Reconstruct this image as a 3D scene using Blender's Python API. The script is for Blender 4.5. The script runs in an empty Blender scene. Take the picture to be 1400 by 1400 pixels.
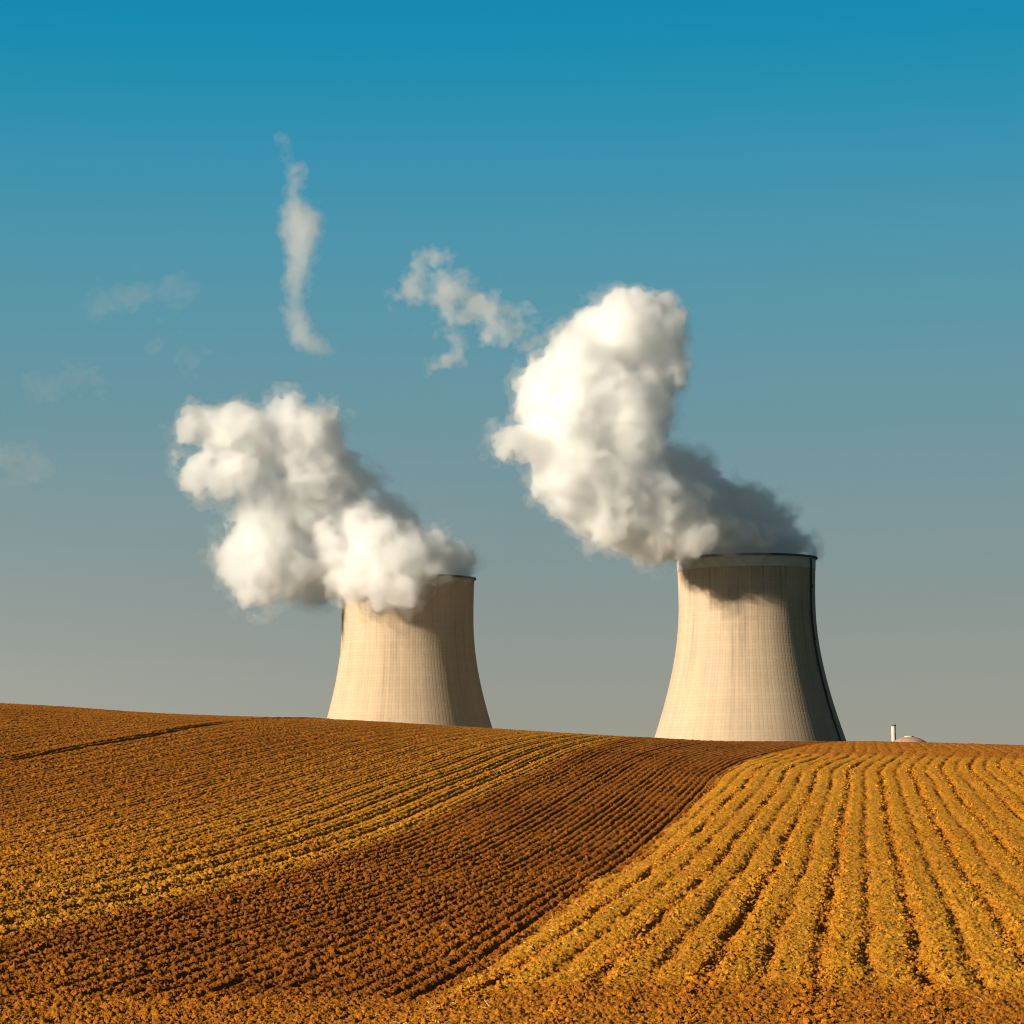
import bpy, bmesh, math
import numpy as np

rng = np.random.default_rng(11)
C = bpy.context.scene.collection
R = math.radians
EYE = 1.65                      # the photographer's eye above the field at the field's near edge
SUN_AZ, SUN_EL = R(59.5), R(19)   # sun low, behind the photographer and to the left


# ------------------------------------------------------------------ helpers
def mesh_from_arrays(name, verts, quads, mat=None, parent=None, mat_index=None, mats=None, smooth=True):
    me = bpy.data.meshes.new(name)
    verts = np.ascontiguousarray(verts, dtype=np.float32)
    quads = np.ascontiguousarray(quads, dtype=np.int32)
    k = quads.shape[1]
    me.vertices.add(len(verts))
    me.vertices.foreach_set('co', verts.ravel())
    me.loops.add(quads.size)
    me.loops.foreach_set('vertex_index', quads.ravel())
    me.polygons.add(len(quads))
    me.polygons.foreach_set('loop_start', np.arange(0, quads.size, k, dtype=np.int32))
    for m in (mats or ([mat] if mat else [])):
        me.materials.append(m)
    if mat_index is not None:
        me.polygons.foreach_set('material_index', np.ascontiguousarray(mat_index, dtype=np.int32))
    me.update(calc_edges=True)
    me.polygons.foreach_set('use_smooth', np.full(len(quads), smooth, dtype=bool))
    o = bpy.data.objects.new(name, me)
    C.objects.link(o)
    if parent is not None:
        o.parent = parent
    return o


def from_bm(name, bm, mat, parent=None, smooth=False):
    me = bpy.data.meshes.new(name)
    bm.normal_update()
    bm.to_mesh(me)
    bm.free()
    me.materials.append(mat)
    for p in me.polygons:
        p.use_smooth = smooth
    o = bpy.data.objects.new(name, me)
    C.objects.link(o)
    if parent is not None:
        o.parent = parent
    return o


def tag(o, label=None, cat=None, group=None, kind=None):
    for k, v in (('label', label), ('category', cat), ('group', group), ('kind', kind)):
        if v:
            o[k] = v
    return o


def empty(name, loc, label, cat, group=None):
    o = bpy.data.objects.new(name, None)
    o.location = loc
    C.objects.link(o)
    return tag(o, label, cat, group)


def add_box(bm, c, ax, ay, az, sx, sy, sz):
    """box centred at c with unit axes ax ay az and half sizes"""
    vs = []
    for i in (-1, 1):
        for j in (-1, 1):
            for k in (-1, 1):
                vs.append(bm.verts.new(tuple(c[q] + i * sx * ax[q] + j * sy * ay[q] + k * sz * az[q] for q in range(3))))
    for f in ((0, 1, 3, 2), (4, 6, 7, 5), (0, 4, 5, 1), (2, 3, 7, 6), (0, 2, 6, 4), (1, 5, 7, 3)):
        bm.faces.new([vs[i] for i in f])


def lathe(profile, n, closed=False):
    """profile: list of (r, z); returns verts, quads, uv-ready index (ring, segment)"""
    a = np.linspace(0, 2 * np.pi, n, endpoint=False)
    p = np.array(profile, dtype=float)
    v = np.stack([p[:, None, 0] * np.cos(a), p[:, None, 0] * np.sin(a), np.repeat(p[:, 1][:, None], n, 1)], -1).reshape(-1, 3)
    m = len(p)
    i = np.arange(m if closed else m - 1)[:, None]
    j = np.arange(n)[None, :]
    i2 = (i + 1) % m
    j2 = (j + 1) % n
    q = np.stack(np.broadcast_arrays(i * n + j, i * n + j2, i2 * n + j2, i2 * n + j), -1).reshape(-1, 4)
    return v, q


def pchip(x, X, Y):
    X = np.asarray(X, float); Y = np.asarray(Y, float)
    h = np.diff(X); d = np.diff(Y) / h; m = np.zeros_like(Y)
    for i in range(1, len(X) - 1):
        if d[i - 1] * d[i] > 0:
            w1 = 2 * h[i] + h[i - 1]; w2 = h[i] + 2 * h[i - 1]
            m[i] = (w1 + w2) / (w1 / d[i - 1] + w2 / d[i])
    m[0] = d[0]; m[-1] = d[-1]
    x = np.clip(x, X[0], X[-1])
    k = np.clip(np.searchsorted(X, x) - 1, 0, len(X) - 2)
    t = (x - X[k]) / h[k]
    return (1 + 2 * t) * (1 - t) ** 2 * Y[k] + t * (1 - t) ** 2 * h[k] * m[k] + t * t * (3 - 2 * t) * Y[k + 1] + t * t * (t - 1) * h[k] * m[k + 1]


def sstep(a, b, x):
    t = np.clip((x - a) / (b - a), 0, 1)
    return t * t * (3 - 2 * t)


def hash2(ix, iy, seed):
    h = (ix.astype(np.int64) * 374761393 + iy.astype(np.int64) * 668265263 + seed * 1442695041) & 0xFFFFFFFF
    h = ((h ^ (h >> 13)) * 1274126177) & 0xFFFFFFFF
    h = ((h ^ (h >> 16)) * 2246822519) & 0xFFFFFFFF
    return (h ^ (h >> 15)) & 0xFFFFFFFF


def perlin2(x, y, seed=0):
    ix = np.floor(x); iy = np.floor(y)
    fx = (x - ix).astype(np.float32); fy = (y - iy).astype(np.float32)
    ix = ix.astype(np.int64); iy = iy.astype(np.int64)
    def g(dx, dy):
        a = hash2(ix + dx, iy + dy, seed).astype(np.float32) * np.float32(2 * np.pi / 4294967296.0)
        return np.cos(a) * (fx - dx) + np.sin(a) * (fy - dy)
    u = fx * fx * fx * (fx * (fx * 6 - 15) + 10); v = fy * fy * fy * (fy * (fy * 6 - 15) + 10)
    a = g(0, 0); b = g(1, 0); c = g(0, 1); d = g(1, 1)
    return 1.5 * ((a * (1 - u) + b * u) * (1 - v) + (c * (1 - u) + d * u) * v)


def fbm2(x, y, seed, octs=3):
    s = 0; a = 1.0
    for o in range(octs):
        s = s + a * perlin2(x, y, seed + o * 17)
        x = x * 2.03 + 5.1; y = y * 2.03 + 9.7; a *= 0.5
    return s


def lumps2(x, y, cell, seed, rmin=0.35, rmax=0.75, power=1.5):
    """a carpet of rounded lumps: the highest dome of the 3x3 neighbouring cells, 0..1"""
    x = x / cell; y = y / cell
    ix = np.floor(x).astype(np.int64); iy = np.floor(y).astype(np.int64)
    out = np.zeros(x.shape, np.float32)
    for dx in (-1, 0, 1):
        for dy in (-1, 0, 1):
            h = hash2(ix + dx, iy + dy, seed)
            px = ix + dx + (h & 1023) / 1023.0
            py = iy + dy + ((h >> 10) & 1023) / 1023.0
            w = ((h >> 20) & 1023) / 1023.0
            w = w ** power
            r = rmin + (rmax - rmin) * w
            ex = (x - px) / r; ey = (y - py) / r
            ta = ((h >> 5) & 255) * (2 * np.pi / 255)
            tilt = 1 + .38 * (ex * np.cos(ta) + ey * np.sin(ta))     # broken faces lean every way
            q = ex * ex + ey * ey
            out = np.maximum(out, (w * tilt * np.clip(1.7 * (1 - q), 0, 1) ** .6).astype(np.float32))
    return out


# ------------------------------------------------------------------ node helpers
def new_mat(name):
    m = bpy.data.materials.new(name)
    m.use_nodes = True
    nt = m.node_tree
    nt.nodes.clear()
    out = nt.nodes.new('ShaderNodeOutputMaterial')
    return m, nt, out


class N:
    def __init__(s, nt): s.nt = nt
    def __call__(s, typ, **kw):
        n = s.nt.nodes.new(typ)
        for k, v in kw.items():
            setattr(n, k, v)
        return n
    def link(s, a, b): s.nt.links.new(a, b)
    def val(s, sock, x):
        if isinstance(x, (int, float)): sock.default_value = x
        elif isinstance(x, (tuple, list)): sock.default_value = x if len(x) == 4 or sock.type == 'VECTOR' else (*x, 1)
        else: s.link(x, sock)
    def math(s, op, a, b=0.0, c=None, clamp=False):
        n = s('ShaderNodeMath', operation=op, use_clamp=clamp)
        s.val(n.inputs[0], a); s.val(n.inputs[1], b)
        if c is not None: s.val(n.inputs[2], c)
        return n.outputs[0]
    def mix(s, fac, a, b, blend='MIX'):
        n = s('ShaderNodeMix', data_type='RGBA', blend_type=blend)
        s.val(n.inputs[0], fac); s.val(n.inputs[6], a); s.val(n.inputs[7], b)
        return n.outputs[2]
    def noise(s, vec, scale, detail=4, rough=0.55, dist=0.0):
        n = s('ShaderNodeTexNoise')
        if vec is not None: s.link(vec, n.inputs['Vector'])
        n.inputs['Scale'].default_value = scale; n.inputs['Detail'].default_value = detail
        n.inputs['Roughness'].default_value = rough; n.inputs['Distortion'].default_value = dist
        return n.outputs['Fac']
    def ramp(s, fac, stops, interp='LINEAR'):
        n = s('ShaderNodeValToRGB')
        n.color_ramp.interpolation = interp
        e = n.color_ramp.elements
        while len(e) > 1: e.remove(e[-1])
        for i, (p, c) in enumerate(stops):
            x = e[0] if i == 0 else e.new(p)
            x.position = p
            x.color = (*c, 1) if len(c) == 3 else c
        s.link(fac, n.inputs[0])
        return n.outputs[0]
    def maprange(s, v, a, b, c, d):
        n = s('ShaderNodeMapRange')
        s.val(n.inputs[0], v)
        for i, x in enumerate((a, b, c, d)): n.inputs[i + 1].default_value = x
        return n.outputs[0]
    def principled(s, out, color, rough=0.9, spec=0.2, normal=None):
        b = s('ShaderNodeBsdfPrincipled')
        s.val(b.inputs['Base Color'], color); s.val(b.inputs['Roughness'], rough)
        b.inputs['Specular IOR Level'].default_value = spec
        if normal is not None: s.link(normal, b.inputs['Normal'])
        s.link(b.outputs[0], out.inputs['Surface'])
        return b
    def bump(s, h, strength, dist):
        n = s('ShaderNodeBump')
        n.inputs['Strength'].default_value = strength; n.inputs['Distance'].default_value = dist
        s.link(h, n.inputs['Height'])
        return n.outputs[0]


def soil_material():
    m, nt, out = new_mat('soil'); n = N(nt)
    pos = n('ShaderNodeNewGeometry').outputs['Position']
    wet_shade = n('ShaderNodeAttribute', attribute_name='moist_shade').outputs['Fac']  # damp tone plus the shade painted into furrows and middle strip
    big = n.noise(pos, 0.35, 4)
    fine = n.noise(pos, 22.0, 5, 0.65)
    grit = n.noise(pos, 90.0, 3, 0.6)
    w = n.math('ADD', wet_shade, n.math('MULTIPLY', n.math('SUBTRACT', big, 0.5), 0.35), clamp=True)
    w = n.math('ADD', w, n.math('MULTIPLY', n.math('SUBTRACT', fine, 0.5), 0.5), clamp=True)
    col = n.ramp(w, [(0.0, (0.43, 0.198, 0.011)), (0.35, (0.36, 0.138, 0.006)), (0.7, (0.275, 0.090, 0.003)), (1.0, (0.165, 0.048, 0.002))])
    vo = n('ShaderNodeTexVoronoi'); n.link(pos, vo.inputs['Vector']); vo.inputs['Scale'].default_value = 24.0
    sv = n('ShaderNodeSeparateColor'); n.link(vo.outputs['Color'], sv.inputs[0])
    col = n.mix(1.0, col, n.ramp(sv.outputs[0], [(0.0, (.72, .68, .8)), (0.5, (1, 1, 1)), (1.0, (1.14, 1.14, 1.1))]), 'MULTIPLY')
    col = n.mix(n.maprange(grit, 0.35, 0.7, 0.0, 0.35), col, (0.10, 0.032, 0.005))
    nb = n.bump(n.math('ADD', n.noise(pos, 45.0, 5, 0.7), n.math('MULTIPLY', grit, 0.5)), 0.7, 0.02)
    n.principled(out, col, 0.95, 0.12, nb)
    return m


def plain_ground_material():
    m, nt, out = new_mat('far_plain'); n = N(nt)
    pos = n('ShaderNodeNewGeometry').outputs['Position']
    c = n.ramp(n.noise(pos, 0.01, 5), [(0.35, (0.035, 0.045, 0.015)), (0.65, (0.07, 0.06, 0.025))])
    n.principled(out, c, 0.95, 0.1)
    return m


def concrete_material(name, light, ribs, lifts, height, stain):
    """raw concrete cast in lifts and panels: joints follow the uv of the shell (u round the tower, v up it)"""
    m, nt, out = new_mat(name); n = N(nt)
    uv = n('ShaderNodeUVMap').outputs[0]
    sep = n('ShaderNodeSeparateXYZ'); n.link(uv, sep.inputs[0])
    u, v = sep.outputs[0], sep.outputs[1]
    def joint(x, count, w):
        f = n.math('FRACT', n.math('MULTIPLY', x, float(count)))
        d = n.math('ABSOLUTE', n.math('SUBTRACT', f, 0.5))
        return n.maprange(d, 0.5 - w, 0.5, 0.0, 1.0)
    ju = joint(u, ribs, 0.2); jv = joint(v, lifts, 0.2)
    # each panel has its own tone
    cell = n('ShaderNodeCombineXYZ')
    n.link(n.math('FLOOR', n.math('MULTIPLY', u, float(ribs))), cell.inputs[0])
    n.link(n.math('FLOOR', n.math('MULTIPLY', v, float(lifts))), cell.inputs[1])
    wn = n('ShaderNodeTexWhiteNoise', noise_dimensions='2D'); n.link(cell.outputs[0], wn.inputs['Vector'])
    lift = n('ShaderNodeTexWhiteNoise', noise_dimensions='1D')
    n.link(n.math('FLOOR', n.math('MULTIPLY', v, float(lifts))), lift.inputs['W'])
    col_ = n('ShaderNodeTexWhiteNoise', noise_dimensions='1D')
    n.link(n.math('FLOOR', n.math('MULTIPLY', u, float(ribs))), col_.inputs['W'])
    mp = n('ShaderNodeMapping'); n.link(uv, mp.inputs[0]); mp.inputs['Scale'].default_value = (90.0, 2.2, 1.0)
    streak = n.noise(mp.outputs[0], 1.0, 5, 0.6)
    mp2 = n('ShaderNodeMapping'); n.link(uv, mp2.inputs[0]); mp2.inputs['Scale'].default_value = (14.0, 7.0, 1.0)
    blotch = n.noise(mp2.outputs[0], 1.0, 6, 0.6, 0.6)
    k = n.math('ADD', 0.86, n.math('MULTIPLY', wn.outputs[0], 0.035))
    k = n.math('ADD', k, n.math('MULTIPLY', n.math('SUBTRACT', lift.outputs[0], 0.5), 0.05))
    k = n.math('ADD', k, n.math('MULTIPLY', n.math('SUBTRACT', col_.outputs[0], 0.5), 0.10))
    k = n.math('ADD', k, n.math('MULTIPLY', n.math('SUBTRACT', blotch, 0.5), 0.26))
    st = n.maprange(streak, 0.52, 0.75, 0.0, 1.0)
    st = n.math('MULTIPLY', st, n.maprange(v, 0.5, 1.0, 0.16, stain))
    k = n.math('MULTIPLY', k, n.math('SUBTRACT', 1.0, st))
    k = n.math('MULTIPLY', k, n.math('SUBTRACT', 1.0, n.math('MULTIPLY', ju, 0.085)))
    k = n.math('MULTIPLY', k, n.math('SUBTRACT', 1.0, n.math('MULTIPLY', jv, 0.06)))
    col = n.mix(1.0, (light[0], light[1], light[2], 1), k, 'MULTIPLY')
    hgt = n.math('ADD', n.math('MULTIPLY', ju, -1.0), n.math('MULTIPLY', jv, -0.6))
    n.principled(out, col, 0.88, 0.15, n.bump(hgt, 0.3, 0.10))
    return m


def flat_mat(name, color, rough=0.8, var=0.25, scale=0.3, spec=0.2):
    m, nt, out = new_mat(name); n = N(nt)
    pos = n('ShaderNodeNewGeometry').outputs['Position']
    f = n.maprange(n.noise(pos, scale, 5), 0.3, 0.7, 1 - var, 1 + var)
    n.principled(out, n.mix(1.0, (*color, 1), f, 'MULTIPLY'), rough, spec)
    return m


def steam_material(name, density, skin, aniso=0.6, color=(0.962, 0.962, 0.961)):
    """water droplets: a scattering volume; the outermost shell also mixes in a trace of diffuse surface"""
    m, nt, out = new_mat(name); n = N(nt)
    v = n('ShaderNodeVolumePrincipled')
    v.inputs['Color'].default_value = (*color, 1)
    v.inputs['Absorption Color'].default_value = (0, 0, 0, 1)
    v.inputs['Density'].default_value = density
    v.inputs['Anisotropy'].default_value = aniso
    n.link(v.outputs[0], out.inputs['Volume'])
    if skin > 0:
        t = n('ShaderNodeBsdfTransparent'); d = n('ShaderNodeBsdfDiffuse')
        d.inputs['Color'].default_value = (0.6, 0.6, 0.6, 1)
        mx = n('ShaderNodeMixShader'); mx.inputs[0].default_value = skin
        n.link(t.outputs[0], mx.inputs[1]); n.link(d.outputs[0], mx.inputs[2])
        n.link(mx.outputs[0], out.inputs['Surface'])
    return m


# ------------------------------------------------------------------ terrain of the field (metres; x right, y away)
CRX = [-70, -22, -15.5, -8, -0.9, 3, 6.3, 9.3, 14.3, 17.5, 22, 70]
CRZ = [6.6, 4.78, 4.29, 3.96, 3.48, 3.20, 2.98, 2.82, 2.77, 2.68, 2.51, 1.6]
PRY = [0, 16, 20, 28, 36, 50, 60, 72, 90, 104, 118, 135, 160, 200, 300]
PRS = [0, .015, .03, .07, .12, .27, .41, .585, .81, .925, .985, .99, .93, .75, .2]
AB_Y = [5, 16, 23.3, 26.2, 29, 33, 38.2, 46, 56, 64.8, 77.5, 88.2, 97.1, 115, 160]
AB_X = [-6.4, -5.35, -4.60, -4.05, -3.45, -2.87, -2.23, -1.37, -.37, .69, 1.94, 3.22, 4.1, 6.1, 11]
BC_Y = [5, 16, 18.6, 20.4, 23.5, 31, 38.2, 51.6, 67.7, 77.7, 85.6, 94.8, 115, 160]
BC_X = [-2.2, -.9, -.6, -.38, -.03, .84, 1.81, 3.49, 5.47, 7.1, 8.7, 10.6, 15, 26]


def base_z(x, y):
    return pchip(x, CRX, CRZ) * pchip(y, PRY, PRS)


def field_height(x, y, detail=True):
    """height of the tilled soil and its darkening, damp tone and painted shade together"""
    z = base_z(x, y)
    wob = 0.05 * perlin2(x * 0.6, y * 0.25, 3) + 0.03 * perlin2(x * 2.2, y * 0.8, 5)
    ab = np.interp(y, AB_Y, AB_X) + wob
    bc = np.interp(y, BC_Y, BC_X) + wob * 2 + 0.12 * perlin2(x * 0.5, y * 0.5, 8) * (y < 40)
    rough = 0.10 * fbm2(x * 1.2, y * 1.0, 71, 3)
    wA = 1 - sstep(-.14, .14, x - ab + .06 * perlin2(x * 3, y * 1.5, 73))
    wC = sstep(-.2, .2, x - bc + rough)
    wB = np.clip(1 - wA - wC, 0, 1)
    near_y = 18.8 - 0.18 * np.abs(x + 0.3) ** 1.25 + 0.35 * perlin2(x * .5, y * .3, 21)
    wN = 1 - sstep(-.5, .7, y - near_y)                      # the turning strip at the near edge
    head_y = 83.5 - 1.05 * (x - 8.0) + 0.6 * perlin2(x * .4, y * .2, 31)
    wH = sstep(-1.6, 1.6, y - head_y) * wC                   # the far headland strip
    # ---- rows, all roughly along the same heading
    px = x - 0.137 * y + 0.06 * perlin2(x * .25, y * .11, 41) + 0.025 * perlin2(x * 1.1, y * .5, 43)
    bend = 0.9 * sstep(62, 84, y) * sstep(62, 84, y)          # the wide rows swing to the right at the top of the slope
    pc = px - bend
    fC = (pc + .38) / .82
    tri = np.abs(fC - np.round(fC)) * .82                    # distance to the main furrow
    half = np.abs((fC + .5) - np.round(fC + .5)) * .82
    patch = np.clip(1 + .8 * fbm2(px * 2.2, y * .35, 53, 2), .15, 1.8)
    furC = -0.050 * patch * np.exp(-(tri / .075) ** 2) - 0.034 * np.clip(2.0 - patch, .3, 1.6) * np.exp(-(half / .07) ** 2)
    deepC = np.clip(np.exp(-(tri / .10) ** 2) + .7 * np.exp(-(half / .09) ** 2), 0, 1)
    ab0 = np.interp(y, AB_Y, AB_X); bc0 = np.interp(y, BC_Y, BC_X)
    fB = (x - ab0 + .012 * perlin2(x * 1.5, y * .4, 59)) / np.maximum(bc0 - ab0, 0.5)
    sB = np.maximum(np.round(np.interp(y, [16, 110], [27, 27])), 1)
    pB = fB * sB
    dB = np.abs(pB - np.round(pB))
    idB = np.round(pB)
    hB = (hash2(idB.astype(np.int64), idB.astype(np.int64) * 0 + 7, 5) & 1023) / 1023.0
    furB = -(0.026 + 0.030 * hB ** 3) * np.interp(y, [18, 26, 45], [.7, .9, 1.05]) * np.clip(1 + .5 * perlin2(x * .7, y * .2, 57), .4, 2) * np.exp(-(dB / .20) ** 2)
    sA = (ab0 - x) + 0.03 * perlin2(x * .3, y * .12, 47)
    pA = sA / .62
    dA = np.abs(pA - np.round(pA)) * .62
    furA = -(0.022 + 0.045 * np.exp(-((sA - 1.0) / 1.6) ** 2)) * np.exp(-(dA / .11) ** 2)
    pA2 = sA / .155
    furA = furA - np.interp(y, [20, 40, 70], [.012, .022, .036]) * np.exp(-(np.abs(pA2 - np.round(pA2)) / .25) ** 2)
    # one deep furrow high on the left slope
    dx = x - np.interp(y, [40, 63.4, 69.1, 77.7, 93, 107.7, 120], [-15.0, -12.85, -12.0, -11.15, -10.15, -8.9, -8.0])
    furA = furA - (0.075 + .05 * perlin2(x * .9, y * .5, 91)) * (1 - sstep(78, 98, y)) * np.exp(-((dx + .08 * perlin2(x * 1.7, y * .9, 93)) / .14) ** 2) + 0.05 * np.exp(-((dx + .42) / .25) ** 2)
    z = z + (wA * furA + wB * furB + wC * furC * (1 - .35 * wH)) * (1 - wN)
    # the freshly harrowed strip lies a little lower and leans to the right
    z = z - wB * 0.17 * np.clip(fB, 0, 1) * np.interp(y, [16, 22, 60, 90, 110], [0.3, 1, 1.2, 0.7, 0.2])
    z = z - wC * 0.17 * np.exp(-np.clip(x - bc, 0, None) / 0.6) * np.interp(y, [16, 22, 60, 90, 110], [0.3, 1, 1.2, 0.7, 0.2])
    deep = wC * deepC * (1 - wN)
    moist_shade = wA * (0.19 + 0.38 * sstep(1.0, 9, sA) + .22 * np.exp(-(dA / .10) ** 2)) + wB * 0.85 + wC * (0.05 + .50 * wH + .34 * deepC * (1 - wH))  # furrow bottoms and middle strip: shade painted in, on top of damp tone
    moist_shade = moist_shade + wN * (0.62 - moist_shade) * .85
    moist_shade = moist_shade + 0.10 * perlin2(x * .35, y * .15, 61)
    if detail:
        far = sstep(40, 80, y)
        l1 = lumps2(x, y, .12, 101, .25, .58, 3.0)
        l2 = lumps2(x + 3, y + 7, .052, 102, .30, .66, 1.6)
        l3 = lumps2(x + 9, y + 1, .027, 103, .36, .66, .8)
        l4 = lumps2(x + 2, y + 5, .038, 104, .30, .60, 1.2)
        amp1 = .042 * (wA * .75 + wB * .7 + wC * (.22 + 1.0 * deepC)) * (1 - .75 * wN)
        flat = np.interp(y, [14, 19, 30], [.62, .72, 1.0])
        amp1 = amp1 * flat
        amp2 = .028 * flat * (wA * 1.1 + wB * 1.1 + wC * (.6 + .5 * deepC))
        clumpy = 0.75 + 0.5 * fbm2(x * .9, y * .9, 131, 2)
        calm = 1 - (.30 * wB + .30 * wA) * sstep(26, 55, y)
        z = z + (amp1 * l1 + amp2 * l2) * np.clip(clumpy, .3, 1.5) * calm + .015 * l3 + .022 * l4 * calm * (.35 + .65 * flat) * (wA + 1.0 * wB + wC * (.8 + .5 * deepC))
        z = z + .012 * fbm2(x * 2.5, y * 2.5, 141, 3)
    return z, np.clip(moist_shade, 0, 1)


def build_field():
    # rows of the sheet: fine where the field is looked at, coarse beyond the crest and out to the horizon
    ys = [2.0]
    while ys[-1] < 9000:
        y = ys[-1]
        if y < 13: d = 0.25
        elif y < 15: d = 0.05
        else: d = float(np.interp(y, [15, 30, 60, 118, 135, 160, 300, 9000], [.022, .036, .065, .085, .25, 1.0, 8, 900]))
        ys.append(y + d)
    ys = np.array(ys)
    core = np.linspace(-.245, .245, 960)
    side = .245 + np.cumsum(np.geomspace(.0008, .9, 70))
    us = np.concatenate([-side[::-1], core, side])
    # the sheet widens with distance
    Y, U = np.meshgrid(ys, us, indexing='ij')
    X = U * (Y + 0.0)
    x = X.ravel(); y = Y.ravel()
    z = np.full(x.shape, 0.0); mo = np.full(x.shape, .3)
    act = y < 170
    dense = act & (np.abs(U.ravel()) < .30) & (y > 12)
    rest = act & ~dense
    z[dense], mo[dense] = field_height(x[dense], y[dense], True)
    z[rest], mo[rest] = field_height(x[rest], y[rest], False)
    far = ~act
    z[far] = base_z(x[far], y[far])
    # the land falls away behind the crest to the river plain, 22 m lower
    z = z - 22.0 * sstep(150, 900, y) - 0.0
    nr, nc = Y.shape
    i = np.arange(nr - 1)[:, None]; j = np.arange(nc - 1)[None, :]
    q = np.stack(np.broadcast_arrays(i * nc + j, i * nc + j + 1, (i + 1) * nc + j + 1, (i + 1) * nc + j), -1).reshape(-1, 4)
    band = np.repeat((ys[:-1] > 170)[:, None], nc - 1, 1).ravel().astype(np.int32)
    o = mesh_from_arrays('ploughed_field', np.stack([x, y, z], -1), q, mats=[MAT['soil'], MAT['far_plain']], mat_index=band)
    a = o.data.attributes.new('moist_shade', 'FLOAT', 'POINT')
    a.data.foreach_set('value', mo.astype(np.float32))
    tag(o, 'ochre ploughed field with furrows rising to a low crest', 'field', kind='structure')


def build_clods():
    """loose clods lying on the tilled soil, small ones everywhere, fist-sized ones along the furrows"""
    bm = bmesh.new()
    bmesh.ops.create_icosphere(bm, subdivisions=1, radius=1.0)
    base = np.array([v.co[:] for v in bm.verts]); faces = np.array([[v.index for v in f.verts] for f in bm.faces])
    bm.free()
    variants = []
    for k in range(10):
        r = np.random.default_rng(200 + k)
        v = base.copy()
        for _ in range(7):                       # knock flats off it, as broken soil has
            d = r.normal(size=3); d /= np.linalg.norm(d)
            h = r.uniform(.45, .85)
            t = np.clip(v @ d - h, 0, None)
            v = v - t[:, None] * d
        v = v * (1 + .10 * r.normal(size=(len(v), 1)))
        v *= np.array([1, r.uniform(.7, 1), r.uniform(.55, .8)])
        variants.append(v)
    n = 230000
    yy = 15 + (72 - 15) * rng.random(n) ** 1.3
    xx = (rng.random(n) * 2 - 1) * .235 * yy
    keep_p = np.ones(n)
    bc = np.interp(yy, BC_Y, BC_X)
    pc = xx - .137 * yy
    tri = np.abs((pc + .38) / .82 - np.round((pc + .38) / .82)) * .82
    inC = xx > bc
    keep_p = np.where(inC, np.where(tri < .16, 1.0, .22), .6)
    keep_p *= np.clip(.65 + .8 * perlin2(xx * .8, yy * .5, 77), .1, 1)
    k = rng.random(n) < keep_p
    xx, yy, tri, inC = xx[k], yy[k], tri[k], inC[k]
    zz, mo = field_height(xx, yy, True)
    n = len(xx)
    size = .007 + .016 * rng.random(n) ** 4 + np.where(inC & (tri < .15) & (rng.random(n) < .35), .022 * rng.random(n), 0)
    size *= np.interp(yy, [15, 72], [1.0, 1.5])
    V = []; Fc = []; M = []
    off = 0
    ang = rng.random(n) * 2 * np.pi; tilt = rng.normal(size=n) * .5
    for kind in range(10):
        idx = np.arange(kind, n, 10)
        v = variants[kind][None] * size[idx][:, None, None]
        ct, st = np.cos(tilt[idx])[:, None], np.sin(tilt[idx])[:, None]
        a = v[..., 0]; b = v[..., 1] * ct - v[..., 2] * st; c = v[..., 1] * st + v[..., 2] * ct
        ca, sa = np.cos(ang[idx])[:, None], np.sin(ang[idx])[:, None]
        w = np.stack([a * ca - b * sa + xx[idx][:, None], a * sa + b * ca + yy[idx][:, None], c + (zz[idx] + size[idx] * .2)[:, None]], -1)
        V.append(w.reshape(-1, 3))
        nb = len(base)
        Fc.append((faces[None] + (off + np.arange(len(idx)) * nb)[:, None, None]).reshape(-1, 3))
        M.append(np.repeat(mo[idx], nb))
        off += len(idx) * nb
    o = mesh_from_arrays('soil_clods', np.concatenate(V), np.concatenate(Fc), MAT['soil'], smooth=False)
    at = o.data.attributes.new('moist_shade', 'FLOAT', 'POINT')
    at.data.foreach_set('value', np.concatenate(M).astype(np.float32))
    tag(o, 'loose ochre clods scattered over the furrows of the ploughed field', 'clods', kind='stuff')


def build_straw():
    """bits of old straw left on the soil, most along the edge of the wide rows"""
    V = []; Fc = []
    n = 230
    for i in range(n):
        y = 16 + 40 * rng.random() ** 1.6
        if rng.random() < .55:
            x = float(np.interp(y, BC_Y, BC_X)) + abs(rng.normal()) * .45
        else:
            x = (rng.random() * 2 - 1) * .22 * y
        z = float(field_height(np.array([x]), np.array([y]), True)[0][0]) + .008
        a = rng.random() * np.pi; L = rng.uniform(.02, .07); w = rng.uniform(.0015, .003); t = rng.normal() * .35
        d = np.array([np.cos(a) * np.cos(t), np.sin(a) * np.cos(t), abs(np.sin(t))]); s = np.array([-np.sin(a), np.cos(a), 0])
        u = np.cross(d, s)
        p0 = np.array([x, y, z]); p1 = p0 + d * L
        o = len(V) * 1
        ring = [s * w, u * w, -s * w, -u * w]
        base = sum(len(q) for q in V)
        V.append(np.array([p0 + r for r in ring] + [p1 + r * .8 for r in ring]))
        for j in range(4):
            Fc.append([base + j, base + (j + 1) % 4, base + 4 + (j + 1) % 4, base + 4 + j])
        Fc.append([base + 3, base + 2, base + 1, base]); Fc.append([base + 4, base + 5, base + 6, base + 7])
    o = mesh_from_arrays('straw', np.concatenate(V), np.array(Fc), MAT['straw'], smooth=False)
    tag(o, 'pale bits of old straw strewn on the ploughed soil', 'straw', kind='stuff')


# ------------------------------------------------------------------ cooling towers
def tower_radius(z, rt, h):
    """hyperboloid: rt at the throat; z metres below the rim (negative downwards)"""
    zt = -0.16 * h
    b = 0.665 * h
    below = rt * np.sqrt(1 + ((z - zt) / b) ** 2 * 1.75)
    return np.where(z > zt, rt * np.sqrt(1 + ((z - zt) / b) ** 2 * 0.55), below)


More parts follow.
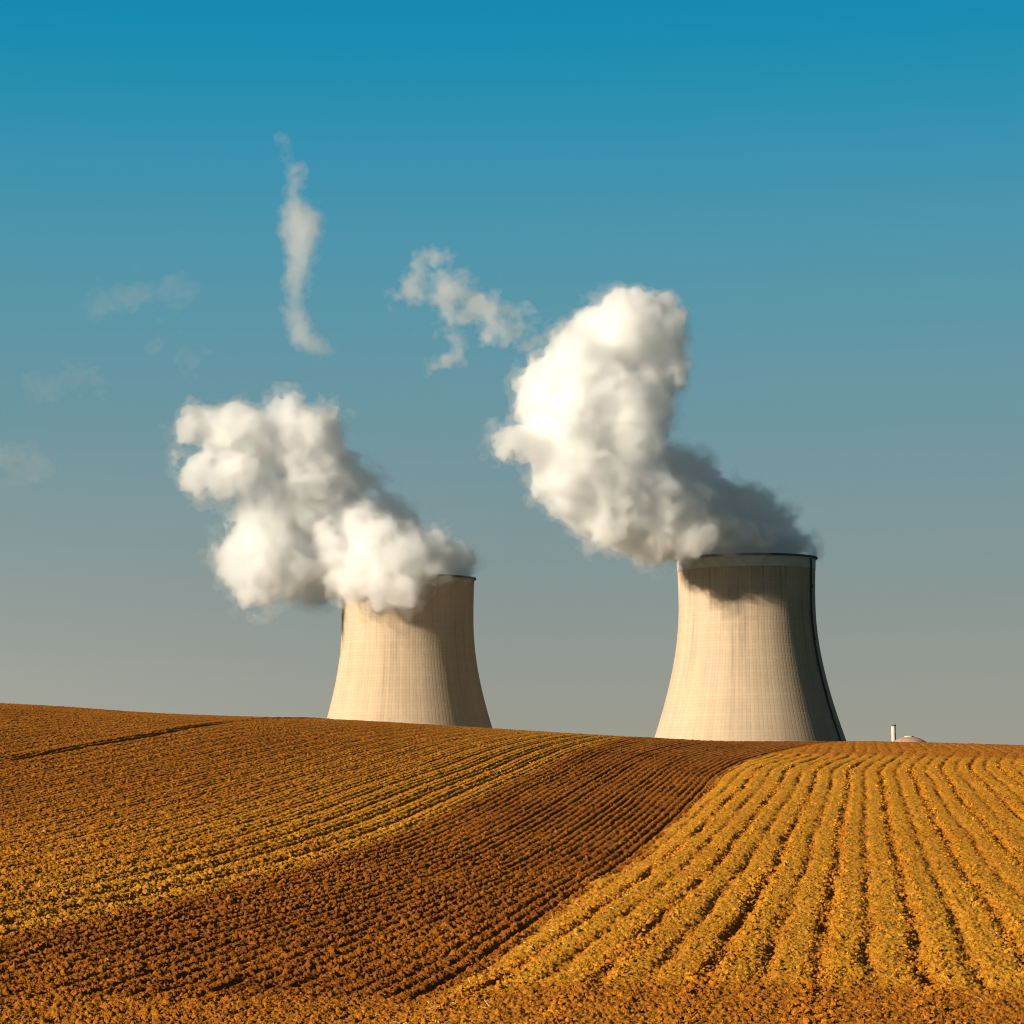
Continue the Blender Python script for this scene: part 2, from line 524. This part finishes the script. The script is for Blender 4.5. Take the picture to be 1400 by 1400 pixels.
def build_tower(name, loc, rt, h, label, shell_mat, band, ladder_az):
    """a natural-draught tower; loc is the centre of its foot, h its height"""
    root = empty(name, loc, label, 'cooling tower')
    nseg = 220
    zs = np.linspace(-h, 0, 110)
    ro = tower_radius(zs, rt, h)
    leg_h = 0.0
    outer = list(zip(ro, zs + h))
    inner = list(zip(ro[::-1] - .9, (zs + h)[::-1]))
    prof = outer + inner
    v, q = lathe(prof, nseg, closed=True)
    o = mesh_from_arrays('shell', v, q, shell_mat, root)
    uvl = o.data.uv_layers.new(name='UVMap')
    li = np.empty(len(o.data.loops), dtype=np.int32); o.data.loops.foreach_get('vertex_index', li)
    seg = li % nseg
    u = seg / nseg
    fseg = u.reshape(-1, 4)
    wrap = (fseg.max(1) - fseg.min(1)) > .5
    fseg[wrap] = np.where(fseg[wrap] < .5, fseg[wrap] + 1, fseg[wrap])
    vv = v[li, 2] / h
    uvl.data.foreach_set('uv', np.stack([fseg.ravel(), vv], -1).astype(np.float32).ravel())
    # rim walkway: a projecting dark slab with a parapet
    r0 = float(ro[-1])
    rim = [(r0 + .05, h - .55), (r0 + 1.2, h - .45), (r0 + 1.3, h + .35), (r0 + 1.05, h + .35), (r0 + 1.1, h + .05), (r0 - .95, h + .03), (r0 - .95, h + .02), (r0 + .05, h + .004)]
    rv, rq = lathe(rim[:6] + [(r0 - .95, h + .012)], nseg, closed=True)
    mesh_from_arrays('rim', rv, rq, MAT['rim'], root, smooth=False)
    if band:
        zb = np.linspace(h - 7.2, h - .7, 6)
        rb = tower_radius(zb - h, rt, h)
        bp = list(zip(rb + .14, zb)) + list(zip((rb + .01)[::-1], zb[::-1]))
        bv, bq = lathe(bp, nseg, closed=True)
        mesh_from_arrays('crown_band', bv, bq, MAT['pale_concrete'], root)
    if ladder_az is not None:
        bm = bmesh.new()
        ca, sa = math.cos(ladder_az), math.sin(ladder_az)
        side = (-sa, ca, 0)
        zz = np.linspace(0.0, h - 1, 75)
        for k in range(len(zz) - 1):
            z0, z1 = zz[k], zz[k + 1]
            ra = float(tower_radius(np.array(z0 - h), rt, h)); rb_ = float(tower_radius(np.array(z1 - h), rt, h))
            mid = ((ra + rb_) / 2 + .40)
            up = np.array([(rb_ - ra) * ca, (rb_ - ra) * sa, z1 - z0]); L = np.linalg.norm(up); up = up / L
            outw = np.cross(np.array(side), up)
            c0 = np.array([mid * ca, mid * sa, (z0 + z1) / 2])
            for s in (-.75, .75):
                add_box(bm, c0 + np.array(side) * s, side, outw, up, .12, .30, L / 2 * .98)
            add_box(bm, c0 - up * 0, side, outw, up, .62, .06, .10)
            add_box(bm, c0 + outw * .28, side, outw, up, .62, .06, .10)
            if k % 7 == 3:                       # resting platforms
                off = .9 if (k // 7) % 2 else -.9
                add_box(bm, c0 + np.array(side) * off + outw * .2, side, outw, up, .85, .4, .8)
        from_bm('ladder', bm, MAT['rim'], root)
    return root


# ------------------------------------------------------------------ reactor building and stack
def build_reactor(loc):
    root = empty('reactor_building', loc, 'low pinkish reactor dome just showing above the field crest', 'reactor building')
    Rw = 20.5; H = 32.0
    v, q = lathe([(Rw + .6, 0), (Rw + .6, H - 2.5), (Rw + .9, H - 2.4), (Rw + .9, H), (Rw - .5, H + .05)], 72)
    mesh_from_arrays('wall', v, q, MAT['dome_wall'], root, smooth=False)
    a = np.linspace(0, math.pi / 2, 24)
    Rs = 22.0
    th = math.asin((Rw - .5) / Rs)
    a = np.linspace(th, 0.012, 26)
    zc = H - Rs * math.cos(th)
    v, q = lathe([(Rs * math.sin(t), zc + Rs * math.cos(t)) for t in a], 72)
    d = mesh_from_arrays('dome', v, q, MAT['dome'], root)
    top = zc + Rs
    v, q = lathe([(3.6, top - .5), (3.6, top + .35), (3.2, top + .5), (0.05, top + .55)], 36)
    mesh_from_arrays('dome_cap', v, q, MAT['pale_concrete'], root, smooth=False)
    return top


def build_stack(loc, h, r):
    root = empty('vent_stack', loc, 'thin pale vent stack standing beside the reactor dome', 'chimney')
    v, q = lathe([(r * 1.15, 0), (r, h - 1.2), (r, h), (r - .25, h), (r - .25, 0.0)], 40)
    mesh_from_arrays('shaft', v, q, MAT['stack'], root)
    v, q = lathe([(r + .02, h - 1.0), (r + .28, h - 1.0), (r + .28, h + .12), (r - .2, h + .12)], 40)
    mesh_from_arrays('rim', v, q, MAT['rim'], root, smooth=False)


# ------------------------------------------------------------------ steam
NT = 96
_t = np.random.default_rng(5)
def _tile_noise():
    """periodic 3-d noise, a sum of smooth octaves, made by filtering white noise"""
    f = np.fft.fftfreq(NT) * NT
    kx, ky, kz = np.meshgrid(f, f, f[:NT // 2 + 1] * 0 + np.arange(NT // 2 + 1), indexing='ij')
    k = np.sqrt(kx ** 2 + ky ** 2 + kz ** 2)
    w = np.fft.rfftn(_t.normal(size=(NT, NT, NT)))
    amp = np.where((k > 3) & (k < 40), (k + 1e-6) ** -2.3, 0)
    s = np.fft.irfftn(w * amp, s=(NT, NT, NT))
    return (s / s.std()).astype(np.float32)


TILE = _tile_noise()


def tnoise(x, y, z, period):
    """TILE looked up with trilinear filtering, repeating every `period` metres"""
    s = NT / period
    x = x * s; y = y * s; z = z * s
    ix = np.floor(x).astype(np.int32); iy = np.floor(y).astype(np.int32); iz = np.floor(z).astype(np.int32)
    fx = (x - ix).astype(np.float32); fy = (y - iy).astype(np.float32); fz = (z - iz).astype(np.float32)
    out = 0
    for a in (0, 1):
        wa = fx if a else 1 - fx
        for b in (0, 1):
            wb = fy if b else 1 - fy
            for c in (0, 1):
                wc = fz if c else 1 - fz
                out = out + wa * wb * wc * TILE[(ix + a) % NT, (iy + b) % NT, (iz + c) % NT]
    return out


def surface_nets(g, iso, org, h):
    """closed quad mesh of g = iso on a regular grid"""
    s = g - iso
    ins = s > 0
    nx, ny, nz = s.shape
    cnt = np.zeros((nx - 1, ny - 1, nz - 1), np.uint8)
    for a in (0, 1):
        for b in (0, 1):
            for c in (0, 1):
                cnt += ins[a:nx - 1 + a, b:ny - 1 + b, c:nz - 1 + c]
    act = (cnt > 0) & (cnt < 8)
    I, J, K = np.nonzero(act)
    idm = np.full(act.shape, -1, np.int32)
    idm[I, J, K] = np.arange(len(I))
    corner = {}
    for a in (0, 1):
        for b in (0, 1):
            for c in (0, 1):
                corner[a, b, c] = s[I + a, J + b, K + c]
    acc = np.zeros((len(I), 3)); num = np.zeros(len(I))
    ks = list(corner)
    for p in ks:
        for ax in range(3):
            if p[ax] == 0:
                qk = tuple(1 if i == ax else p[i] for i in range(3))
                s0, s1 = corner[p], corner[qk]
                m = (s0 > 0) != (s1 > 0)
                t = np.where(m, s0 / np.where(m, s0 - s1, 1), 0)
                pt = np.repeat(np.array(p, float)[None], len(I), 0)
                pt[:, ax] = t
                acc += pt * m[:, None]; num += m
    v = (np.stack([I, J, K], -1) + acc / num[:, None]) * h + org
    quads = []
    for ax in range(3):
        sl0 = [slice(1, -1)] * 3; sl1 = [slice(1, -1)] * 3
        sl0[ax] = slice(0, -1); sl1[ax] = slice(1, None)
        a0 = ins[tuple(sl0)]; a1 = ins[tuple(sl1)]
        P = np.stack(np.nonzero(a0 != a1), -1)
        off = np.ones(3, int); off[ax] = 0
        P = P + off
        flip = ins[P[:, 0], P[:, 1], P[:, 2]]
        b, c = (ax + 1) % 3, (ax + 2) % 3
        def cell(db, dc):
            Q = P.copy(); Q[:, b] -= db; Q[:, c] -= dc
            return idm[Q[:, 0], Q[:, 1], Q[:, 2]]
        q = np.stack([cell(1, 1), cell(0, 1), cell(0, 0), cell(1, 0)], -1)
        q[~flip] = q[~flip][:, ::-1]
        quads.append(q)
    return v, np.concatenate(quads)


def plume_field(blobs, h, seed, billow, kids=(22, 11), shrink=1.0, warp=3.0, pad=16):
    """signed depth below the surface of a heap of billows: every ball carries smaller balls, and those smaller still"""
    r = np.random.default_rng(seed)
    S = [(np.array(b[:3], float), b[3] * shrink) for b in blobs]
    lev = list(S)
    for li, k in enumerate(kids):
        nxt = []
        for c, rad in lev:
            if rad < 3.2: continue
            for _ in range(k):
                d = r.normal(size=3); d /= np.linalg.norm(d)
                rr = rad * r.uniform(.20, .38)
                nxt.append((c + d * rad * r.uniform(.72, .95), rr))
        S += nxt; lev = nxt
    P = np.array([s[0] for s in S]); Rr = np.array([s[1] for s in S])
    lo = (P - Rr[:, None]).min(0) - pad; hi = (P + Rr[:, None]).max(0) + pad
    n = np.ceil((hi - lo) / h).astype(int) + 1
    ax = [lo[i] + np.arange(n[i]) * h for i in range(3)]
    f = np.full(n, -50.0, np.float32)
    for c, rad in zip(P, Rr):
        e = rad + 12
        i0 = np.clip(((c - e - lo) / h).astype(int), 0, n - 1); i1 = np.clip(((c + e - lo) / h).astype(int) + 2, 1, n)
        dx = (ax[0][i0[0]:i1[0]] - c[0])[:, None, None]; dy = (ax[1][i0[1]:i1[1]] - c[1])[None, :, None]; dz = (ax[2][i0[2]:i1[2]] - c[2])[None, None, :]
        d = (rad - np.sqrt(dx * dx + dy * dy + dz * dz)).astype(np.float32)
        sub = f[i0[0]:i1[0], i0[1]:i1[1], i0[2]:i1[2]]
        # soft union
        kk = min(4.5, .4 * rad)
        hh = np.clip(.5 + .5 * (sub - d) / kk, 0, 1)
        sub[...] = d * (1 - hh) + sub * hh + kk * hh * (1 - hh)
    m = np.nonzero(f > -11)
    x = ax[0][m[0]] + seed * 31.7; y = ax[1][m[1]]; z = ax[2][m[2]]
    nz = 1.0 * tnoise(x, y, z, 150.0) + .55 * tnoise(x + 40, y + 9, z, 61.0)
    bl = np.abs(tnoise(x + 11, y + 70, z, 95.0))
    g = np.full(f.shape, -50.0, np.float32)
    wis = np.full(f.shape, -50.0, np.float32)
    g[m] = f[m] + warp * .50 * nz - billow * (bl - .7) - 1.7 * (np.abs(tnoise(x + 5, y + 31, z, 62.0)) - .7)
    wis[m] = f[m] + warp * 1.0 * nz + 1.2 * tnoise(x + 77, y, z + 5, 45.0)
    for q in (g, wis):
        q[0], q[-1], q[:, 0], q[:, -1], q[:, :, 0], q[:, :, -1] = (-50,) * 6
    return g, wis, lo


def build_steam(name, label, cat, origin, blobs, h, seed, layers, billow=1.5, group=None, **kw):
    """layers: (which field, iso in metres inside the surface, material)"""
    g, wis, lo = plume_field(blobs, h, seed, billow, **kw)
    root = None
    for k, (which, iso, mat) in enumerate(layers):
        v, q = surface_nets(wis if which == 'w' else g, iso, lo, h)
        if root is None:
            root = mesh_from_arrays(name, v, q, mat)
            root.location = origin
            tag(root, label, cat, group)
        else:
            mesh_from_arrays('dense_core' if k == len(layers) - 1 else 'vapour', v, q, mat, root)
    return root



# ================================================================== build
MAT = {
    'soil': soil_material(),
    'far_plain': plain_ground_material(),
    'straw': flat_mat('old_straw', (.5, .4, .22), .8, .2, 30),
    'rim': flat_mat('dark_rim', (.055, .058, .055), .8, .3, .2),
    'pale_concrete': flat_mat('pale_concrete', (.34, .31, .25), .85, .08, .15),
    'dome': flat_mat('dome_skin', (.25, .165, .12), .8, .12, .2),
    'dome_wall': flat_mat('dome_wall', (.26, .2, .15), .85, .1, .2),
    'stack': flat_mat('stack_paint', (.36, .32, .25), .8, .1, .2),
}
build_field()
build_clods()
build_straw()

RX, RY, RIM_R = 139.4, 1510.0, 124.3       # centre of the right tower and the height of its rim
LX, LY, RIM_L = -64.9, 1563.0, 118.0
TH = 165.0
shell_r = concrete_material('tower_concrete_a', (.338, .256, .176), 138, 86, TH, .62)
shell_l = concrete_material('tower_concrete_b', (.346, .260, .174), 138, 86, TH, .36)
build_tower('cooling_tower', (RX, RY, RIM_R - TH), 40.6, TH, 'nearer cooling tower with a pale band under its rim and a ladder up its side', shell_r, True, R(-95.3 + 67.0))
build_tower('cooling_tower', (LX, LY, RIM_L - TH), 40.6, TH, 'farther cooling tower without a pale band, its rim partly hidden by drifting steam', shell_l, False, None)
RZ, SZ = -21.9, 32.4
build_reactor((302.4, 1950.0, RZ))
build_stack((294.3, 1975.0, -22.5), SZ + 22.5, 1.7)

# ---- steam: offsets in metres from the rim centre (x right, y away, z up)
def along(pts, step=5):
    """more balls along the line of a wisp"""
    out = []
    for a, b in zip(pts[:-1], pts[1:]):
        k = max(1, int(math.dist(a[:2], b[:2]) / step))
        out += [tuple(a[i] + (b[i] - a[i]) * j / k for i in range(3)) for j in range(k)]
    return out + [pts[-1]]


def drift(pts, s, u0, v0, toward, jitter, seed, dist):
    r = np.random.default_rng(seed)
    out = []
    for p in pts:
        u, v, rad = p[:3]
        back = toward * (u0 - u) * s if len(p) < 4 else p[3]
        y = -back + r.normal() * jitter * min(1, abs(u0 - u) / 60)
        k = (dist + y) / dist
        out.append(((u - u0) * s * k + (u0 - 700) / 3470 * y, y, (v0 - v) * s * k + (1050 - v0) / 3470 * y, rad * s * k))
    return out

SR = .4352
right_pts = [(1040, 752, 50, 0), (1000, 755, 50, 0), (1065, 738, 30, -8), (1090, 750, 18, -4), (1040, 712, 34, 0), (1010, 715, 50, 10), (975, 695, 50), (960, 725, 42),
             (915, 705, 58), (905, 735, 30), (865, 690, 62), (820, 665, 62), (840, 605, 72), (785, 635, 55), (765, 590, 52), (748, 545, 40), (800, 545, 72),
             (858, 560, 66), (882, 510, 54), (850, 465, 58), (880, 450, 54), (866, 428, 32), (908, 460, 32), (818, 445, 38), (792, 475, 38),
             (750, 512, 38), (720, 598, 30), (692, 602, 20), (772, 660, 40), (832, 722, 28), (880, 738, 26), (1000, 688, 32, 8), (955, 664, 36), (928, 640, 30), (902, 736, 26, 72), (934, 741, 24, 70), (942, 737, 19, 64), (962, 731, 23, 55), (984, 724, 29, 44), (1008, 728, 28, 38), (1034, 738, 24, 32), (1058, 746, 18, 26), (990, 748, 14, 46), (978, 672, 30, 14), (1028, 704, 34, 4), (1062, 724, 28, 0), (930, 690, 50), (900, 640, 40)]
# the wind backs with height: the lower steam comes more towards the field than the upper
right_pts = [p if len(p) > 3 else (*p, (1020 - p[0]) * SR * float(np.interp(p[1], [500, 640, 690, 735], [.4, .7, .85, 1.05]))) for p in right_pts]
SL = .4505
left_pts = [(634, 777, 14, 0), (610, 768, 30, 10), (580, 772, 36, 25), (540, 776, 46, 40), (505, 780, 44), (470, 764, 38), (520, 735, 46), (558, 738, 32), (590, 758, 28, 20),
            (475, 720, 55), (440, 690, 58), (430, 640, 58), (402, 602, 54), (440, 590, 34), (350, 602, 44), (312, 592, 42), (282, 576, 26), (256, 588, 18),
            (264, 640, 28), (330, 640, 40), (362, 690, 45), (350, 740, 46), (318, 745, 26), (350, 790, 38), (345, 815, 20), (400, 770, 44), (440, 780, 42),
            (382, 562, 22), (452, 572, 20), (545, 800, 26, 56), (480, 800, 24, 50), (515, 806, 24, 56), (582, 786, 17, 50), (505, 752, 40, 42), (465, 738, 42, 28), (545, 755, 36, 40), (482, 668, 30), (514, 702, 30), (545, 724, 26, 10), (470, 640, 22), (448, 774, 32, 6), (450, 798, 18, 46), (420, 772, 38, 12)]
out_mat = steam_material('steam_veil', .022, 0)
veil = steam_material('steam_thin_veil', .009, .003)
mid_mat = steam_material('steam_mid', .06, 0)
core_mat = steam_material('steam_core', .12, 0)
low = (.945, .946, .947)
low_out = steam_material('low_steam_veil', .022, 0, color=low)
low_mid = steam_material('low_steam_mid', .055, 0, color=low)
low_core = steam_material('low_steam_core', .10, 0, color=low)
build_steam('steam_plume', 'tall dense white steam plume leaning left from the nearer cooling tower', 'steam plume', (RX, RY, RIM_R),
            drift(right_pts, SR, 1020, 765, 1.0, 5, 1, RY), 1.05, 3,
            [('w', -3.0, veil), ('w', -1.2, out_mat), ('g', 0.3, mid_mat), ('g', 1.0, core_mat)], billow=1.6, group=None)
build_steam('steam_plume', 'low ragged steam plume spilling over the rim of the farther cooling tower', 'steam plume', (LX, LY, RIM_L),
            drift(left_pts, SL, 557, 792, .28, 4, 2, LY), 1.05, 4,
            [('w', -3.0, veil), ('w', -1.2, low_out), ('g', 0.3, low_mid), ('g', 1.4, low_core)], billow=1.4, warp=4.0)

wisp_a = steam_material('wisp_thin', .013, .004)
wisp_b = steam_material('wisp_mid', .045, 0)
faint = steam_material('wisp_faint', .0045, .003)
col_pts = [(388, 172, 7), (396, 200, 9), (405, 228, 15), (397, 250, 13), (402, 272, 16), (413, 292, 31), (409, 318, 24), (405, 345, 19), (402, 375, 16), (401, 405, 15), (405, 435, 16), (416, 460, 17), (440, 468, 14)]
build_steam('steam_wisp', 'slender upright wisp of steam adrift high above the lower plume', 'steam wisp', (-128.0, 1480.0, 302.0),
            drift(along(col_pts), .4265, 400, 345, 0.0, 4, 5, 1480), 0.8, 6, [('w', -.8, wisp_a), ('w', .8, wisp_a), ('w', 2.8, wisp_b)], warp=1.1, group='loose wisps of steam', kids=(2, 0), shrink=.9)
chain_pts = [(578, 374, 27), (560, 384, 20), (588, 352, 15), (597, 338, 9), (604, 394, 15), (625, 396, 18), (650, 402, 20), (668, 424, 22), (692, 442, 20), (716, 440, 11), (720, 456, 9), (616, 422, 17), (611, 452, 17), (607, 484, 13), (655, 385, 9), (640, 425, 14), (722, 468, 12), (738, 484, 12)]
build_steam('steam_wisp', 'torn wisp of steam trailing off the upper left of the tall plume', 'steam wisp', (-23.5, 1360.0, 252.0),
            drift(along(chain_pts[:10], 8) + chain_pts[10:], .392, 640, 410, 0.0, 6, 7, 1360), 0.9, 8, [('w', -.2, wisp_a), ('w', 1.2, wisp_a), ('w', 2.8, wisp_a), ('w', 4.2, wisp_b)], warp=3.8, group='loose wisps of steam', kids=(6, 0), shrink=1.0)
faint_pts = [(148, 405, 16), (170, 402, 22), (200, 395, 24), (232, 390, 18), (215, 430, 12), (212, 460, 10), (255, 492, 12), (100, 505, 14), (60, 520, 12), (125, 512, 12), (14, 628, 20), (-14, 618, 24), (40, 640, 14)]
build_steam('steam_wisp', 'faint ragged remnant of steam near the left edge of the sky', 'steam wisp', (-205.8, 1400.0, 251.8),
            drift(faint_pts, .4035, 190, 430, 0.0, 6, 9, 1400), 1.0, 10, [('w', -.2, faint), ('w', 1.8, faint)], warp=4.0, group='loose wisps of steam', kids=(9, 4))

# ------------------------------------------------------------------ sky and sun
w = bpy.data.worlds.new('World')
bpy.context.scene.world = w
w.use_nodes = True
nt = w.node_tree
nt.nodes.clear()
n = N(nt)
wo = n('ShaderNodeOutputWorld'); bg = n('ShaderNodeBackground')
sky = n('ShaderNodeTexSky', sky_type='NISHITA', sun_disc=False)
sky.sun_elevation = SUN_EL
sky.sun_rotation = R(180) + SUN_AZ
sky.dust_density = 2.0
sky.ozone_density = 3.0
geo = n('ShaderNodeNewGeometry')
sep = n('ShaderNodeSeparateXYZ')
tc = n('ShaderNodeTexCoord')
n.link(tc.outputs['Generated'], sep.inputs[0])
grad = n.ramp(n.math('ADD', sep.outputs[2], 0.0, clamp=True), [
    (0.0, (0.305, 0.298, 0.240)), (0.013, (0.292, 0.290, 0.240)), (0.0704, (0.205, 0.2570, 0.2500)), (0.1272, (0.1364, 0.2567, 0.2878)), (0.1827, (0.0821, 0.2605, 0.3296)), (0.2366, (0.0311, 0.2456, 0.3701)), (0.2628, (0.0098, 0.2348, 0.3748)), (0.2884, (0.0, 0.2208, 0.3748)), (0.36, (0.01, 0.15, 0.25)), (0.5, (0.045, 0.055, 0.065)), (1.0, (0.035, 0.036, 0.038))])
skyc = n.mix(1.0, sky.outputs[0], (0.08, 0.08, 0.08, 1), 'MULTIPLY')
mixc = n.mix(0.93, skyc, grad)
# the air is paler low down on the sun's side
side = n.math('MULTIPLY', n.math('MAXIMUM', n.math('MULTIPLY', sep.outputs[0], -1.0), 0.0), n.maprange(sep.outputs[2], 0.0, 0.14, 0.75, 0.0))
mixc = n.mix(n.math('MINIMUM', side, 0.3), mixc, (.62, .57, .50))
n.link(mixc, bg.inputs['Color'])
bg.inputs['Strength'].default_value = .42
n.link(bg.outputs[0], wo.inputs['Surface'])

sd = bpy.data.lights.new('sun', 'SUN')
sd.energy = 4.3
sd.angle = R(.5)
sd.color = (1.0, .87, .68)
so = bpy.data.objects.new('sun', sd)
C.objects.link(so)
so.rotation_euler = (R(90) - SUN_EL, 0, -SUN_AZ)
so.location = (-40, -30, 30)

# ------------------------------------------------------------------ camera
cd = bpy.data.cameras.new('camera')
cd.sensor_width = 36
cd.lens = 36 * 3470 / 1400
cd.clip_start = .5
cd.clip_end = 20000
co = bpy.data.objects.new('camera', cd)
C.objects.link(co)
from mathutils import Matrix
pitch = math.atan(350 / 3470); roll = R(-.5)
co.matrix_world = Matrix.Translation((0, 0, EYE)) @ Matrix.Rotation(R(90) + pitch, 4, 'X') @ Matrix.Rotation(roll, 4, 'Z')

sc = bpy.context.scene
sc.camera = co
sc.render.engine = 'CYCLES'
sc.view_settings.view_transform = 'Standard'
sc.view_settings.look = 'None'
sc.view_settings.exposure = 1.5
sc.view_settings.gamma = 1.0
cy = sc.cycles
cy.max_bounces = 48
cy.diffuse_bounces = 3
cy.volume_bounces = 40
cy.transparent_max_bounces = 64
cy.use_denoising = True
cy.denoiser = 'OPENIMAGEDENOISE'
cy.denoising_input_passes = 'RGB_ALBEDO_NORMAL'
cy.pixel_filter_type = 'BLACKMAN_HARRIS'
cy.filter_width = 1.15
cy.sample_clamp_indirect = 10
